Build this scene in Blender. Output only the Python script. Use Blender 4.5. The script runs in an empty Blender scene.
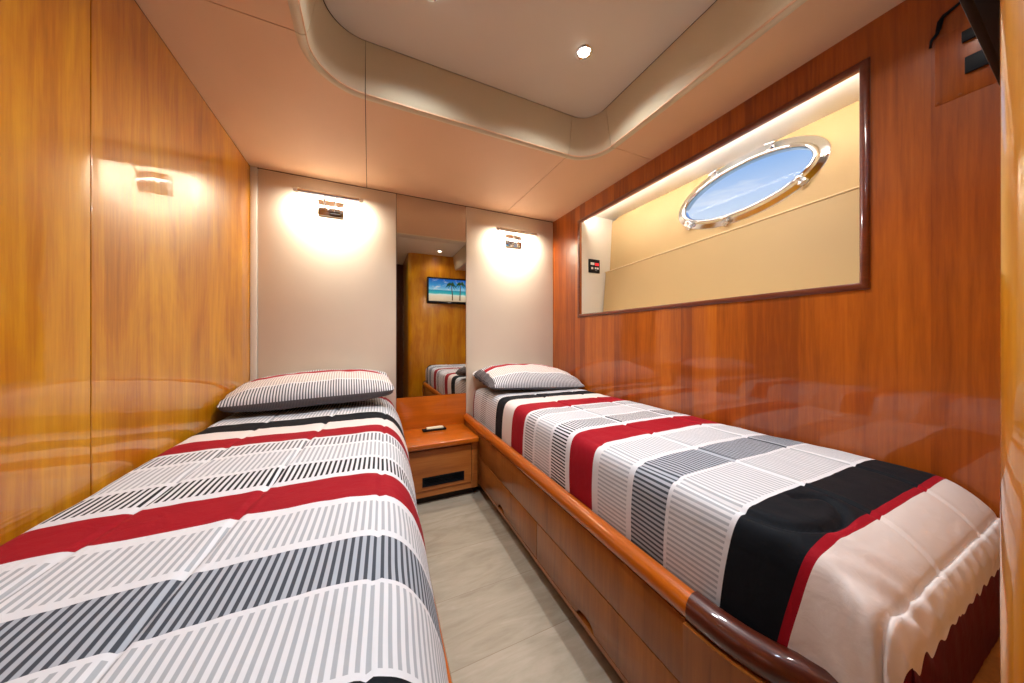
import bpy, bmesh, math, random
from mathutils import Vector, Matrix, noise

random.seed(7)
scene = bpy.context.scene
COL = scene.collection
H = 1.035            # height of the lens above the cabin floor
PI = math.pi

# ------------------------------------------------------------------ materials
def rgb(r, g, b):
    f = lambda c: (c/255/12.92) if c/255 <= .04045 else ((c/255+.055)/1.055)**2.4
    return (f(r), f(g), f(b), 1)

class NT:
    def __init__(s, name):
        s.m = bpy.data.materials.new(name); s.m.use_nodes = True
        s.t = s.m.node_tree; s.n = s.t.nodes; s.l = s.t.links
        s.b = s.n['Principled BSDF']; s.out = s.n['Material Output']
    def add(s, typ, **kw):
        n = s.n.new(typ)
        for k, v in kw.items():
            if hasattr(n, k): setattr(n, k, v)
            else: n.inputs[k].default_value = v
        return n
    def link(s, a, b): s.l.new(a, b)
    def math(s, op, a, b=None, c=None):
        n = s.n.new('ShaderNodeMath'); n.operation = op
        for i, v in enumerate((a, b, c)):
            if v is None: continue
            if isinstance(v, (int, float)): n.inputs[i].default_value = v
            else: s.l.new(v, n.inputs[i])
        return n.outputs[0]
    def mix(s, fac, a, b, mode='MIX'):
        n = s.n.new('ShaderNodeMix'); n.data_type = 'RGBA'; n.blend_type = mode
        for i, v in ((0, fac), (6, a), (7, b)):
            if isinstance(v, (int, float, tuple)): n.inputs[i].default_value = v
            else: s.l.new(v, n.inputs[i])
        return n.outputs[2]
    def coord(s, scale=(1, 1, 1), kind='Object'):
        tc = s.n.new('ShaderNodeTexCoord'); mp = s.n.new('ShaderNodeMapping')
        mp.inputs['Scale'].default_value = scale
        s.l.new(tc.outputs[kind], mp.inputs[0]); return mp.outputs[0]
    def noise(s, vec, scale, detail=4, rough=.5, dist=0):
        n = s.add('ShaderNodeTexNoise', Scale=scale, Detail=detail, Roughness=rough, Distortion=dist)
        s.l.new(vec, n.inputs['Vector']); return n.outputs['Fac']
    def ramp(s, fac, stops, interp='LINEAR'):
        n = s.n.new('ShaderNodeValToRGB'); cr = n.color_ramp; cr.interpolation = interp
        while len(cr.elements) < len(stops): cr.elements.new(.5)
        for e, (p, c) in zip(cr.elements, stops): e.position = p; e.color = c
        s.l.new(fac, n.inputs[0]); return n.outputs[0]
    def bump(s, h, strength, dist=.01, target='Normal'):
        n = s.add('ShaderNodeBump', Strength=strength, Distance=dist)
        s.l.new(h, n.inputs['Height']); s.l.new(n.outputs[0], s.b.inputs[target]); return n

def plain(name, col, rough=.5, metal=0, spec=.5, coat=0):
    k = NT(name); k.b.inputs['Base Color'].default_value = col
    k.b.inputs['Roughness'].default_value = rough; k.b.inputs['Metallic'].default_value = metal
    k.b.inputs['Specular IOR Level'].default_value = spec; k.b.inputs['Coat Weight'].default_value = coat
    return k.m

def emit(name, col, strength):
    k = NT(name); k.b.inputs['Base Color'].default_value = (0, 0, 0, 1)
    k.b.inputs['Emission Color'].default_value = col; k.b.inputs['Emission Strength'].default_value = strength
    return k.m

def wood(name, dark, mid, light, along='Z', plank=0, coat=1, crough=.05, fig=1.0, wav=.15, rough=.35):
    k = NT(name)
    sc = {'Z': (1, 1, .06), 'Y': (1, .06, 1), 'X': (.06, 1, 1)}[along]
    v = k.coord(sc)
    fine = k.noise(v, 95, 5, .6, .3)
    broad = k.noise(v, 12, 4, .55, .8)
    sc2 = {'Z': (1, 1, .28), 'Y': (1, .28, 1), 'X': (.28, 1, 1)}[along]
    cloud = k.noise(k.coord(sc2), 4.5, 3, .6, 1.2*fig)
    f = k.math('ADD', k.math('MULTIPLY', fine, .30), k.math('MULTIPLY', broad, .42))
    f = k.math('ADD', f, k.math('MULTIPLY', cloud, .34*fig))
    if plank:
        sep = k.n.new('ShaderNodeSeparateXYZ'); k.l.new(k.coord(), sep.inputs[0])
        idx = k.math('FLOOR', k.math('DIVIDE', sep.outputs[1], plank))
        wn = k.add('ShaderNodeTexWhiteNoise', noise_dimensions='1D'); k.l.new(idx, wn.inputs['W'])
        f = k.math('ADD', f, k.math('MULTIPLY', k.math('SUBTRACT', wn.outputs[0], .5), .16))
    c = k.ramp(f, [(.30, dark), (.52, mid), (.74, light)])
    k.l.new(c, k.b.inputs['Base Color'])
    k.b.inputs['Roughness'].default_value = rough
    k.b.inputs['Specular IOR Level'].default_value = .3
    k.b.inputs['Coat Weight'].default_value = coat
    k.b.inputs['Coat Roughness'].default_value = crough
    if wav:
        w = k.noise(k.coord((1, 1, .35) if along == 'Z' else (1, 1, 1)), 7, 2, .4)
        k.bump(w, wav, .012, 'Coat Normal')
    return k.m

def leather(name, col, rough=.55, bump=.12):
    k = NT(name)
    v = k.coord()
    n1 = k.noise(v, 3, 3); n2 = k.noise(v, 420, 2)
    d = tuple(c*.90 for c in col[:3])+(1,)
    k.l.new(k.mix(n1, d, col), k.b.inputs['Base Color'])
    k.b.inputs['Roughness'].default_value = rough; k.b.inputs['Specular IOR Level'].default_value = .35
    k.bump(n2, bump, .0015)
    return k.m

M = {}
M['wood_gold'] = wood('honey_cherry_veneer', rgb(126, 66, 1), rgb(182, 110, 3), rgb(216, 152, 16), 'Z', fig=1.35, wav=.2)
M['wood_dim'] = wood('cherry_veneer_dim_tone', rgb(126, 54, 8), rgb(170, 86, 15), rgb(196, 112, 28), 'Z', plank=.06, fig=.35, wav=.18)  # same cherry as the left wall, weaker light put into its colour
M['wood_bed'] = wood('bed_front_cherry_veneer', rgb(122, 66, 20), rgb(162, 94, 34), rgb(188, 118, 50), 'Z', fig=.6, coat=.5, crough=.15, wav=.05)
M['wood_night'] = wood('bedside_cherry_veneer', rgb(140, 74, 28), rgb(178, 104, 44), rgb(202, 132, 66), 'X', fig=.9, coat=.4, crough=.15, wav=.05)
M['wood_rail'] = wood('varnished_orange_rail', rgb(158, 74, 4), rgb(192, 96, 8), rgb(212, 118, 20), 'Y', fig=.5, coat=1, crough=.06, wav=.04)
M['wood_top'] = wood('varnished_orange_top', rgb(160, 76, 6), rgb(192, 96, 12), rgb(212, 120, 26), 'X', fig=.6, coat=1, crough=.06, wav=.06)
M['mahogany'] = wood('dark_mahogany_varnish', rgb(64, 22, 12), rgb(94, 38, 20), rgb(118, 54, 30), 'Y', fig=.4, coat=1, crough=.04, wav=.03)
M['frame'] = wood('mahogany_window_moulding', rgb(84, 32, 16), rgb(116, 48, 22), rgb(140, 66, 34), 'Y', fig=.4, coat=1, crough=.08, wav=.0)
M['door'] = wood('dark_doorway_wood', rgb(60, 28, 12), rgb(88, 44, 18), rgb(110, 60, 26), 'Z', fig=.8, coat=.7, crough=.1, wav=.05)
M['soffit'] = leather('leatherette_bounce_tint', rgb(224, 184, 148))  # same beige leatherette overhead, warm bounce light put into its tint
M['cove'] = leather('stone_leatherette', rgb(214, 202, 174))
M['tray'] = leather('pale_tan_leatherette', rgb(222, 212, 196))
M['panel'] = leather('cream_leatherette', rgb(222, 210, 192), .5)
M['panel_strip'] = leather('white_edge_strip', rgb(232, 226, 214), .45)
M['recess'] = leather('sand_vinyl_lining', rgb(200, 172, 122), .5, .06)
M['edge_glint'] = leather('ledge_glint_vinyl', rgb(236, 214, 168), .45, .02)  # paler than the lining, stands for light along the ledge edge
M['recess_white'] = leather('white_gloss_lining', rgb(236, 232, 220), .3, .02)
M['black'] = plain('black_plastic', (.005, .006, .008, 1), .5, 0, .2)
M['dark_gap'] = plain('dark_gap', (.02, .012, .008, 1), .8)
M['chrome'] = plain('polished_chrome', (.86, .87, .88, 1), .07, 1)
M['steel'] = plain('polished_steel', (.86, .92, .98, 1), .12, 1)
M['white_plastic'] = plain('white_plastic', rgb(235, 235, 232), .4)
M['cream_plastic'] = plain('cream_plastic', rgb(226, 214, 184), .4)
M['grey_mark'] = plain('grey_print', rgb(150, 150, 155), .4)
M['red_led'] = emit('red_display', rgb(235, 40, 50), 1.6)
M['bulb'] = emit('warm_bulb', (1, .90, .76, 1), 16)
M['led'] = emit('white_led_strip', (1, .96, .89, 1), 56)
M['downlight'] = emit('downlight_lens', (1, .95, .87, 1), 30)

def mirror_mat():
    k = NT('bronze_mirror_glass'); k.b.inputs['Metallic'].default_value = 1
    k.b.inputs['Base Color'].default_value = (.62, .58, .52, 1); k.b.inputs['Roughness'].default_value = .012
    return k.m
M['mirror'] = mirror_mat()

def pane_mat():
    k = NT('clear_window_glass')
    tr = k.add('ShaderNodeBsdfTransparent'); gl = k.add('ShaderNodeBsdfGlossy', Roughness=.02)
    fr = k.add('ShaderNodeFresnel', IOR=1.1); mx = k.n.new('ShaderNodeMixShader')
    tr.inputs[0].default_value = (.95, .97, 1, 1)
    k.l.new(fr.outputs[0], mx.inputs[0]); k.l.new(tr.outputs[0], mx.inputs[1]); k.l.new(gl.outputs[0], mx.inputs[2])
    k.l.new(mx.outputs[0], k.out.inputs[0]); return k.m
M['glass'] = pane_mat()

def floor_mat():
    k = NT('pale_oak_laminate')
    tc = k.coord()
    sep = k.n.new('ShaderNodeSeparateXYZ'); k.l.new(tc, sep.inputs[0])
    row = k.math('DIVIDE', k.math('ADD', sep.outputs[1], -.947+2.7), .271)
    idx = k.math('FLOOR', row)
    wn = k.add('ShaderNodeTexWhiteNoise', noise_dimensions='1D'); k.l.new(idx, wn.inputs['W'])
    cb = k.n.new('ShaderNodeCombineXYZ')
    k.l.new(k.math('ADD', k.math('MULTIPLY', sep.outputs[0], .22), k.math('MULTIPLY', wn.outputs[0], 9)), cb.inputs[0])
    k.l.new(sep.outputs[1], cb.inputs[1])
    g1 = k.noise(cb.outputs[0], 9, 5, .6, 2.2); g2 = k.noise(cb.outputs[0], 60, 4, .6, .4)
    f = k.math('ADD', k.math('MULTIPLY', g1, .65), k.math('MULTIPLY', g2, .25))
    f = k.math('ADD', f, k.math('MULTIPLY', wn.outputs[0], .14))
    c = k.ramp(f, [(.3, rgb(148, 134, 114)), (.52, rgb(172, 160, 140)), (.75, rgb(190, 178, 160))])
    fr = k.math('FRACT', row)
    gap = k.math('LESS_THAN', fr, .007)
    k.l.new(k.mix(gap, c, rgb(146, 130, 108)), k.b.inputs['Base Color'])
    k.b.inputs['Roughness'].default_value = .38
    k.bump(k.math('SUBTRACT', 1.0, gap), .4, .002)
    return k.m
M['floor'] = floor_mat()

WHITE = rgb(222, 222, 226); RED = rgb(152, 6, 28); NAVY = rgb(8, 14, 22); WINE = rgb(92, 2, 16)
LT = rgb(170, 174, 180); MID = rgb(116, 118, 124); DK = rgb(78, 82, 90); BLK = rgb(16, 20, 27)
PW = rgb(226, 217, 213)
# (start, ground colour, line colour) along the length of the comforter, foot to head, metres
BANDS = [(0, WINE, WINE), (.112, PW, PW), (.2645, RED, RED), (.275, NAVY, NAVY), (.370, WHITE, WHITE),
         (.381, WHITE, LT), (.509, WHITE, WHITE), (.521, rgb(172, 178, 188), rgb(66, 71, 80)), (.637, WHITE, WHITE), (.655, WHITE, LT), (.774, WHITE, WHITE),
         (.8055, RED, RED), (.929, WHITE, WHITE), (.961, WHITE, BLK), (1.067, WHITE, WHITE), (1.081, WHITE, LT),
         (1.2176, WHITE, WHITE), (1.2295, WHITE, MID), (1.32, WHITE, WHITE), (1.332, RED, RED), (1.447, PW, PW), (1.557, RED, RED),
         (1.565, NAVY, NAVY), (1.69, WHITE, WHITE), (1.70, WHITE, LT), (1.89, WHITE, MID), (1.98, WHITE, LT), (2.13, RED, RED)]

def stripes(name, bands, span, pitch, duty=.46, rough=.75):
    k = NT(name)
    uv = k.n.new('ShaderNodeUVMap'); uv.uv_map = 'UVMap'
    sep = k.n.new('ShaderNodeSeparateXYZ'); k.l.new(uv.outputs[0], sep.inputs[0])
    t = k.math('DIVIDE', sep.outputs[1], span)
    ground = k.ramp(t, [(a/span, g) for a, g, l in bands], 'CONSTANT')
    line = k.ramp(t, [(a/span, l) for a, g, l in bands], 'CONSTANT')
    fr = k.math('FRACT', k.math('DIVIDE', sep.outputs[0], pitch))
    tri = k.math('ABSOLUTE', k.math('SUBTRACT', fr, .5))          # 0..0.5
    msk = k.n.new('ShaderNodeMapRange'); k.l.new(tri, msk.inputs[0])
    msk.inputs[1].default_value = duty/2-.03; msk.inputs[2].default_value = duty/2+.03
    msk.inputs[3].default_value = 1; msk.inputs[4].default_value = 0
    k.l.new(k.mix(msk.outputs[0], ground, line), k.b.inputs['Base Color'])
    k.b.inputs['Roughness'].default_value = rough
    k.b.inputs['Specular IOR Level'].default_value = .18
    k.b.inputs['Sheen Weight'].default_value = .02
    n = k.math('ADD', k.math('MULTIPLY', k.noise(k.coord(), 26, 3, .5, .6), .8), k.math('MULTIPLY', k.noise(k.coord(), 900, 2), .06))
    k.bump(n, .25, .012)
    return k.m
M['cover'] = stripes('striped_cotton_comforter', BANDS, 2.4, .0138)
GREYF = rgb(88, 86, 90)
PB = [(0, GREYF, rgb(70, 70, 76)), (.06, WHITE, rgb(88, 90, 96)), (.155, WHITE, WHITE), (.162, PW, rgb(176, 168, 166)), (.275, WHITE, WHITE),
      (.283, RED, RED), (.335, WHITE, WHITE), (.342, WHITE, BLK), (.42, WHITE, WHITE)]
M['pillow'] = stripes('striped_cotton_pillowcase', PB, .8, .0118)
M['pillow_side'] = stripes('dark_grey_pillow_underside', [(0, rgb(104, 97, 98), rgb(74, 71, 76)), (.7, GREYF, GREYF)], .8, .0059)

# ------------------------------------------------------------------ mesh helpers
def add_box(bm, x0, x1, y0, y1, z0, z1, bev=0, seg=2, mi=0):
    b = bmesh.new(); bmesh.ops.create_cube(b, size=1)
    for v in b.verts:
        v.co = Vector(((x0+x1)/2+v.co.x*(x1-x0), (y0+y1)/2+v.co.y*(y1-y0), (z0+z1)/2+v.co.z*(z1-z0)))
    if bev: bmesh.ops.bevel(b, geom=b.edges[:], offset=bev, segments=seg, affect='EDGES', profile=.5)
    merge(bm, b, mi)

def merge(bm, b, mi=0, mat=None):
    if mat is not None: bmesh.ops.transform(b, matrix=mat, verts=b.verts)
    mp = {v: bm.verts.new(v.co) for v in b.verts}
    for f in b.faces:
        try:
            nf = bm.faces.new([mp[v] for v in f.verts]); nf.material_index = mi
        except ValueError: pass
    b.free()

def frame_for(d):
    d = d.normalized(); up = Vector((0, 0, 1)) if abs(d.z) < .95 else Vector((1, 0, 0))
    a = d.cross(up).normalized(); return a, a.cross(d).normalized()

def add_tube(bm, pts, r, n=14, mi=0, cap=True, closed=False):
    pts = [Vector(p) for p in pts]; rs = r if isinstance(r, (list, tuple)) else [r]*len(pts)
    rings = []
    N = len(pts)
    for i, p in enumerate(pts):
        if closed: d = pts[(i+1) % N]-pts[i-1]
        else: d = pts[min(i+1, N-1)]-pts[max(i-1, 0)]
        a, c = frame_for(d)
        rings.append([bm.verts.new(p+(a*math.cos(2*PI*k/n)+c*math.sin(2*PI*k/n))*rs[i]) for k in range(n)])
    for i in range(N if closed else N-1):
        A, B = rings[i], rings[(i+1) % N]
        for k in range(n):
            f = bm.faces.new((A[k], A[(k+1) % n], B[(k+1) % n], B[k])); f.material_index = mi
    if cap and not closed:
        for R in (rings[0], rings[-1]):
            f = bm.faces.new(R); f.material_index = mi

def add_lathe(bm, c, axis, prof, n=28, mi=0):
    """prof: list of (radius, distance along axis)"""
    axis = Vector(axis).normalized(); a, b = frame_for(axis); c = Vector(c); rings = []
    for r, h in prof:
        if r < 1e-6: rings.append([bm.verts.new(c+axis*h)])
        else: rings.append([bm.verts.new(c+axis*h+(a*math.cos(2*PI*k/n)+b*math.sin(2*PI*k/n))*r) for k in range(n)])
    for A, B in zip(rings, rings[1:]):
        for k in range(n):
            q = [A[k % len(A)], A[(k+1) % len(A)], B[(k+1) % len(B)], B[k % len(B)]]
            u = []
            for v in q:
                if v not in u: u.append(v)
            if len(u) > 2:
                f = bm.faces.new(u); f.material_index = mi

def add_prism(bm, poly, h0, h1, axis='Z', bev=0, mi=0):
    """poly in the plane across the axis: Z -> (x,y), X -> (y,z), Y -> (x,z)"""
    def P(p, h):
        return {'Z': (p[0], p[1], h), 'X': (h, p[0], p[1]), 'Y': (p[0], h, p[1])}[axis]
    b = bmesh.new()
    lo = [b.verts.new(P(p, h0)) for p in poly]; hi = [b.verts.new(P(p, h1)) for p in poly]
    b.faces.new(lo); b.faces.new(hi[::-1]); n = len(poly)
    for i in range(n): b.faces.new((lo[i], hi[i], hi[(i+1) % n], lo[(i+1) % n]))
    bmesh.ops.recalc_face_normals(b, faces=b.faces)
    if bev:
        es = [e for e in b.edges if len(e.link_faces) == 2 and e.calc_face_angle(0) > .6]
        bmesh.ops.bevel(b, geom=es, offset=bev, segments=2, affect='EDGES', profile=.5)
    merge(bm, b, mi)

def sweep(bm, path, prof, closed_prof=True, cap=True, mi=0):
    """path: plan points (x,y); prof: (outward offset, z); outward = right of the travel direction"""
    n = len(path); rings = []
    for i, p in enumerate(path):
        a = Vector(path[max(i-1, 0)]); c = Vector(path[min(i+1, n-1)]); d = (c-a).normalized()
        nx, ny = d.y, -d.x
        rings.append([bm.verts.new((p[0]+nx*o, p[1]+ny*o, z)) for o, z in prof])
    m = len(prof)
    for A, B in zip(rings, rings[1:]):
        for k in range(m if closed_prof else m-1):
            f = bm.faces.new((A[k], A[(k+1) % m], B[(k+1) % m], B[k])); f.material_index = mi
    if cap and closed_prof:
        bm.faces.new(rings[0]); bm.faces.new(rings[-1][::-1])

def world_loc(o):
    v = Vector(o.location)
    while o.parent: o = o.parent; v += Vector(o.location)
    return v

def obj(name, bm, mats, parent=None, smooth=True, angle=40, org=None):
    if not isinstance(mats, (list, tuple)): mats = [mats]
    bmesh.ops.remove_doubles(bm, verts=bm.verts, dist=1e-6)
    bmesh.ops.recalc_face_normals(bm, faces=bm.faces)
    xs = [v.co for v in bm.verts]
    base = Vector(((min(v.x for v in xs)+max(v.x for v in xs))/2, (min(v.y for v in xs)+max(v.y for v in xs))/2, min(v.z for v in xs)))
    if org is not None: base = Vector(org)
    bmesh.ops.translate(bm, verts=bm.verts, vec=-base)
    me = bpy.data.meshes.new(name); bm.to_mesh(me); bm.free()
    for m in mats: me.materials.append(m)
    if smooth:
        for p in me.polygons: p.use_smooth = True
        try: me.set_sharp_from_angle(angle=math.radians(angle))
        except Exception: pass
    o = bpy.data.objects.new(name, me); COL.objects.link(o)
    if parent: o.parent = parent; o.location = base-world_loc(parent)
    else: o.location = base
    return o

def tag(o, label=None, cat=None, group=None, kind=None):
    if label: o['label'] = label
    if cat: o['category'] = cat
    if group: o['group'] = group
    if kind: o['kind'] = kind
    return o

def thing(name, label, cat, loc, group=None):
    o = bpy.data.objects.new(name, None); COL.objects.link(o); o.location = loc; o.empty_display_size = .1
    return tag(o, label, cat, group)

def struct(name, bm, m, label=None, **kw):
    return tag(obj(name, bm, m, **kw), label, None, None, 'structure')

BM = bmesh.new
# room (plan): x from the left wall to the right wall, y from the lens to the back wall
XL, XR, YB, YN = -.637, 1.458, 2.30, -.75
ZC, ZT = H+1.012, H+1.20

# ------------------------------------------------------------------ floor, walls
bm = BM(); add_box(bm, XL-.05, XR+.05, YN, YB+.05, -.04, 0); struct('floor', bm, M['floor'], 'pale beige wood plank floor between the two beds')

bm = BM(); add_box(bm, XL-.06, XL-.014, YN, YB+.03, 0, ZT+.03); wl = struct('wall_left', bm, M['dark_gap'], 'glossy honey coloured wooden wall beside the left bed')
for y0, y1 in ((YN, 1.1515), (1.1545, YB-.001)):
    bm = BM(); add_box(bm, XL-.013, XL, y0, y1, 0, ZC-.002, .0012, 1); obj('wood_panel', bm, M['wood_gold'], wl)

bm = BM(); add_box(bm, XL-.02, XR+.02, YB+.012, YB+.05, 0, ZT+.02); wb = struct('wall_back', bm, M['dark_gap'], 'back wall with cream panels and a mirror strip')
def back_panel(x0, x1, z0, z1, m, name, y=YB-.004, bev=.004):
    bm = BM(); add_box(bm, x0, x1, y, YB+.012, z0, z1, bev); return obj(name, bm, m, wb)
back_panel(XL+.001, -.602, .30, ZC-.003, M['panel_strip'], 'edge_strip', YB-.010, .003)
back_panel(-.600, .170, .30, ZC-.004, M['panel'], 'cream_panel')
back_panel(.676, XR-.002, .30, ZC-.004, M['panel'], 'cream_panel')
back_panel(.172, .674, .0, .612, M['wood_top'], 'wood_panel', YB-.002, .001)
bm = BM(); add_box(bm, .1725, .6735, YB, YB+.012, .614, ZC-.003, .001, 1)
mir = tag(obj('mirror', bm, M['mirror']), 'tall bronze tinted mirror panel between the two cream wall panels', 'mirror')

# right wall with the long opening
WY0, WY1, WZ0, WZ1 = .436, 1.925, H+.176, H+.882
bm = BM()
add_box(bm, XR, XR+.02, YN, YB+.01, 0, WZ0); add_box(bm, XR, XR+.02, YN, YB+.01, WZ1, ZC+.005)
add_box(bm, XR, XR+.02, YN, WY0, WZ0, WZ1); add_box(bm, XR, XR+.02, WY1, YB+.01, WZ0, WZ1)
wr = struct('wall_right', bm, M['wood_dim'], 'glossy wooden wall, coloured for weaker light, with a long window recess', smooth=False)

# mahogany moulding round the opening
bm = BM()
def mould(bm, y0, y1, z0, z1):
    w = .019
    prof = [(-.004, -.0), (w, 0), (w, .004), (w-.004, .009), (.008, .012), (0, .010), (-.004, .006)]
    cs = [(y0, z0, -1, -1), (y1, z0, 1, -1), (y1, z1, 1, 1), (y0, z1, -1, 1)]
    rings = [[bm.verts.new((XR-h, y+sy*o, z+sz*o)) for o, h in prof] for y, z, sy, sz in cs]
    # inner lip runs back through the wall
    for i in range(4):
        A, B = rings[i], rings[(i+1) % 4]
        for k in range(len(prof)):
            bm.faces.new((A[k], A[(k+1) % len(prof)], B[(k+1) % len(prof)], B[k]))
mould(bm, WY0, WY1, WZ0, WZ1)
tag(obj('trim_1', bm, M['frame'], angle=50), 'dark mahogany moulding framing the window recess', kind='structure')

# recess lining
RX = {'lo0': 1.678, 'lo1': 1.711, 'up0': 1.760, 'up1': 1.786}
ZLO, ZUP, ZRT = H+.176, H+.538, H+.955
YR0, YR1 = .30, 1.93
def zsheer(y): return .042*(1.92-y)
bm = BM()
lo_top = lambda y: H+.528+zsheer(y)
for_y = [YR0, YR1]
A = [(RX['lo0'], ZLO-.01), (RX['lo1'], lo_top(YR1)), (RX['up0']+.03, lo_top(YR1)), (RX['up0']+.03, ZLO-.01)]
Bp = [(RX['lo0'], ZLO-.01), (RX['lo1']+.003, lo_top(YR0)), (RX['up0']+.03, lo_top(YR0)), (RX['up0']+.03, ZLO-.01)]
va = [bm.verts.new((x, YR1, z)) for x, z in A]; vb = [bm.verts.new((x, YR0, z)) for x, z in Bp]
bm.faces.new(va); bm.faces.new(vb[::-1])
for i in range(4): bm.faces.new((va[i], va[(i+1) % 4], vb[(i+1) % 4], vb[i]))
bmesh.ops.recalc_face_normals(bm, faces=bm.faces)
bmesh.ops.bevel(bm, geom=bm.edges[:], offset=.009, segments=3, affect='EDGES')
obj('lower_lining', bm, M['recess'], wr)

bm = BM(); add_tube(bm, [(RX['lo1']-.001+.003*i/6, YR1-.002-(YR1-YR0-.004)*i/6, lo_top(YR1-(YR1-YR0)*i/6)-.005) for i in range(7)], .0042, 10); obj('lining_glint', bm, M['edge_glint'], wr)  # added bead, its pale colour imitates light catching the ledge
# upper lining with the oval hole
tilt = math.atan2(RX['up1']-RX['up0'], .417)
PC = Vector((RX['up0']+(.786-.538)*math.tan(tilt), .975, H+.786))
UY = Vector((0, -math.cos(.055), math.sin(.055)))                     # long axis of the oval
UN = Vector((-math.cos(tilt), 0, math.sin(tilt))).normalized()        # towards the cabin
UY = (UY-UN*UY.dot(UN)).normalized(); UZ = UY.cross(UN).normalized()
if UZ.z < 0: UZ = -UZ
GA, GB = .298, .117
NE = 96
def oval(o, h, k):
    t = 2*PI*k/NE
    return PC+UY*((GA+o)*math.cos(t))+UZ*((GB+o)*math.sin(t))+UN*h
bm = BM()
def on_panel(y, z):
    return Vector((RX['up0']+(z-H-.538)*math.tan(tilt), y, z))
inner = [bm.verts.new(oval(.022, 0, k)) for k in range(NE)]
outer = []
for k in range(NE):
    p = oval(.022, 0, k); dy, dz = p.y-PC.y, p.z-PC.z
    s = 1e9
    for lim, d, c in ((YR0, dy, PC.y), (YR1, dy, PC.y), (H+.50, dz, PC.z), (ZRT, dz, PC.z)):
        if abs(d) > 1e-6 and (lim-c)/d > 0: s = min(s, (lim-c)/d)
    outer.append(bm.verts.new(on_panel(PC.y+dy*s, PC.z+dz*s)))
for k in range(NE):
    bm.faces.new((inner[k], inner[(k+1) % NE], outer[(k+1) % NE], outer[k]))
# corners
def corner(y, z):
    best = sorted(range(NE), key=lambda k: (outer[k].co.y-y)**2+(outer[k].co.z-z)**2)[:2]
    a, b = best
    if (outer[a].co-outer[b].co).length > 1e-4: bm.faces.new((outer[a], outer[b], bm.verts.new(on_panel(y, z))))
for y in (YR0, YR1):
    for z in (H+.50, ZRT): corner(y, z)
ext = bmesh.ops.extrude_face_region(bm, geom=bm.faces[:])
bmesh.ops.translate(bm, verts=[v for v in ext['geom'] if isinstance(v, bmesh.types.BMVert)], vec=-UN*.03)
obj('upper_lining', bm, M['recess'], wr, angle=30)
bm = BM(); add_box(bm, XR+.02, 1.83, YR1, YR1+.02, ZLO-.03, ZRT+.02, .002); 
for px, pz in ((1.748, H+.75), (1.662, H+.24)): add_lathe(bm, (px, YR1, pz), (0, -1, 0), [(.004, 0), (.004, .0015), (0, .002)], 10)
obj('end_lining', bm, M['recess_white'], wr)
bm = BM(); add_box(bm, XR+.02, 1.83, YR0-.02, YR0, ZLO-.03, ZRT+.02, .002); obj('end_lining', bm, M['recess_white'], wr)
bm = BM(); add_box(bm, XR+.02, 1.83, YR0, YR1, ZRT, ZRT+.02, .002); obj('top_lining', bm, M['recess_white'], wr)
bm = BM(); add_box(bm, XR+.02, 1.80, YR0, YR1, ZLO-.03, ZLO-.006, .002); obj('sill_lining', bm, M['recess'], wr)
# exterior skin of the hull so that daylight enters through the oval window only
# LED strip behind the upper edge of the opening
t = thing('light_strip', 'white light strip hidden along the top of the window recess', 'light strip', (XR+.036, 1.16, WZ1+.018))
bm = BM(); add_box(bm, XR+.021, XR+.044, WY0-.1, WY1-.01, WZ1+.014, WZ1+.026, .002); obj('housing', bm, M['white_plastic'], t)
bm = BM(); add_box(bm, XR+.024, XR+.041, WY0-.09, WY1-.02, WZ1+.026, WZ1+.042, .002); obj('diffuser', bm, M['led'], t)

# ------------------------------------------------------------------ oval porthole
PR = [(.0, -.012), (.0, .010), (.004, .020), (.011, .025), (.018, .023), (.023, .016), (.025, .009), (.027, .007), (.053, .006), (.058, .002), (.058, -.004), (.03, -.03), (.01, -.03)]
bm = BM(); rings = [[bm.verts.new(oval(o, h, k)) for o, h in PR] for k in range(NE)]
for k in range(NE):
    A, B = rings[k], rings[(k+1) % NE]
    for i in range(len(PR)):
        bm.faces.new((A[i], A[(i+1) % len(PR)], B[(i+1) % len(PR)], B[i]))
win = struct('window_1', bm, M['steel'], 'oval porthole with a polished steel rim', angle=55)
bm = BM(); a = [bm.verts.new(oval(.001, -.006, k)) for k in range(NE)]; b = [bm.verts.new(oval(.001, .0, k)) for k in range(NE)]
bm.faces.new(a); bm.faces.new(b[::-1])
for k in range(NE): bm.faces.new((a[k], b[k], b[(k+1) % NE], a[(k+1) % NE]))
obj('window_pane', bm, M['glass'], win, smooth=False)
def local(bm, o, k):
    """matrix at the rim: x along the rim, y outward, z towards the cabin"""
    p = oval(o, 0, k); d = (oval(o, 0, k+1)-oval(o, 0, k-1)).normalized(); out = UN.cross(d).normalized()
    if out.dot(p-PC) < 0: out = -out
    return Matrix((tuple(d)+(0,), tuple(out)+(0,), tuple(UN)+(0,), (0, 0, 0, 1))).transposed() @ Matrix.Identity(4), p
def rim_part(name, k, build):
    b = BM(); build(b); m, p = local(b, .02, k); m = Matrix.Translation(p) @ m
    bmesh.ops.transform(b, matrix=m, verts=b.verts); obj(name, b, M['steel'], win)
def hinge(b):
    add_box(b, -.016, .016, .012, .05, .004, .013, .002); add_tube(b, [(-.02, .03, .020), (.02, .03, .020)], .008, 12)
    add_box(b, -.008, .008, -.006, .03, .016, .026, .002)
def dog(b):
    add_box(b, -.013, .013, .010, .044, .005, .014, .002); add_tube(b, [(-.017, .028, .022), (.017, .028, .022)], .007, 12)
    add_tube(b, [(0, .028, .02), (0, .004, .034)], .0055, 12)
    add_lathe(b, (0, .006, .027), (0, 0, 1), [(.0, 0), (.011, .0), (.013, .006), (.011, .013), (.005, .017), (0, .018)], 16)
    add_tube(b, [(-.02, .006, .036), (.02, .006, .036)], [.0045, .0045], 10)
def deg(d): return int(round(d/360*NE)) % NE
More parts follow.
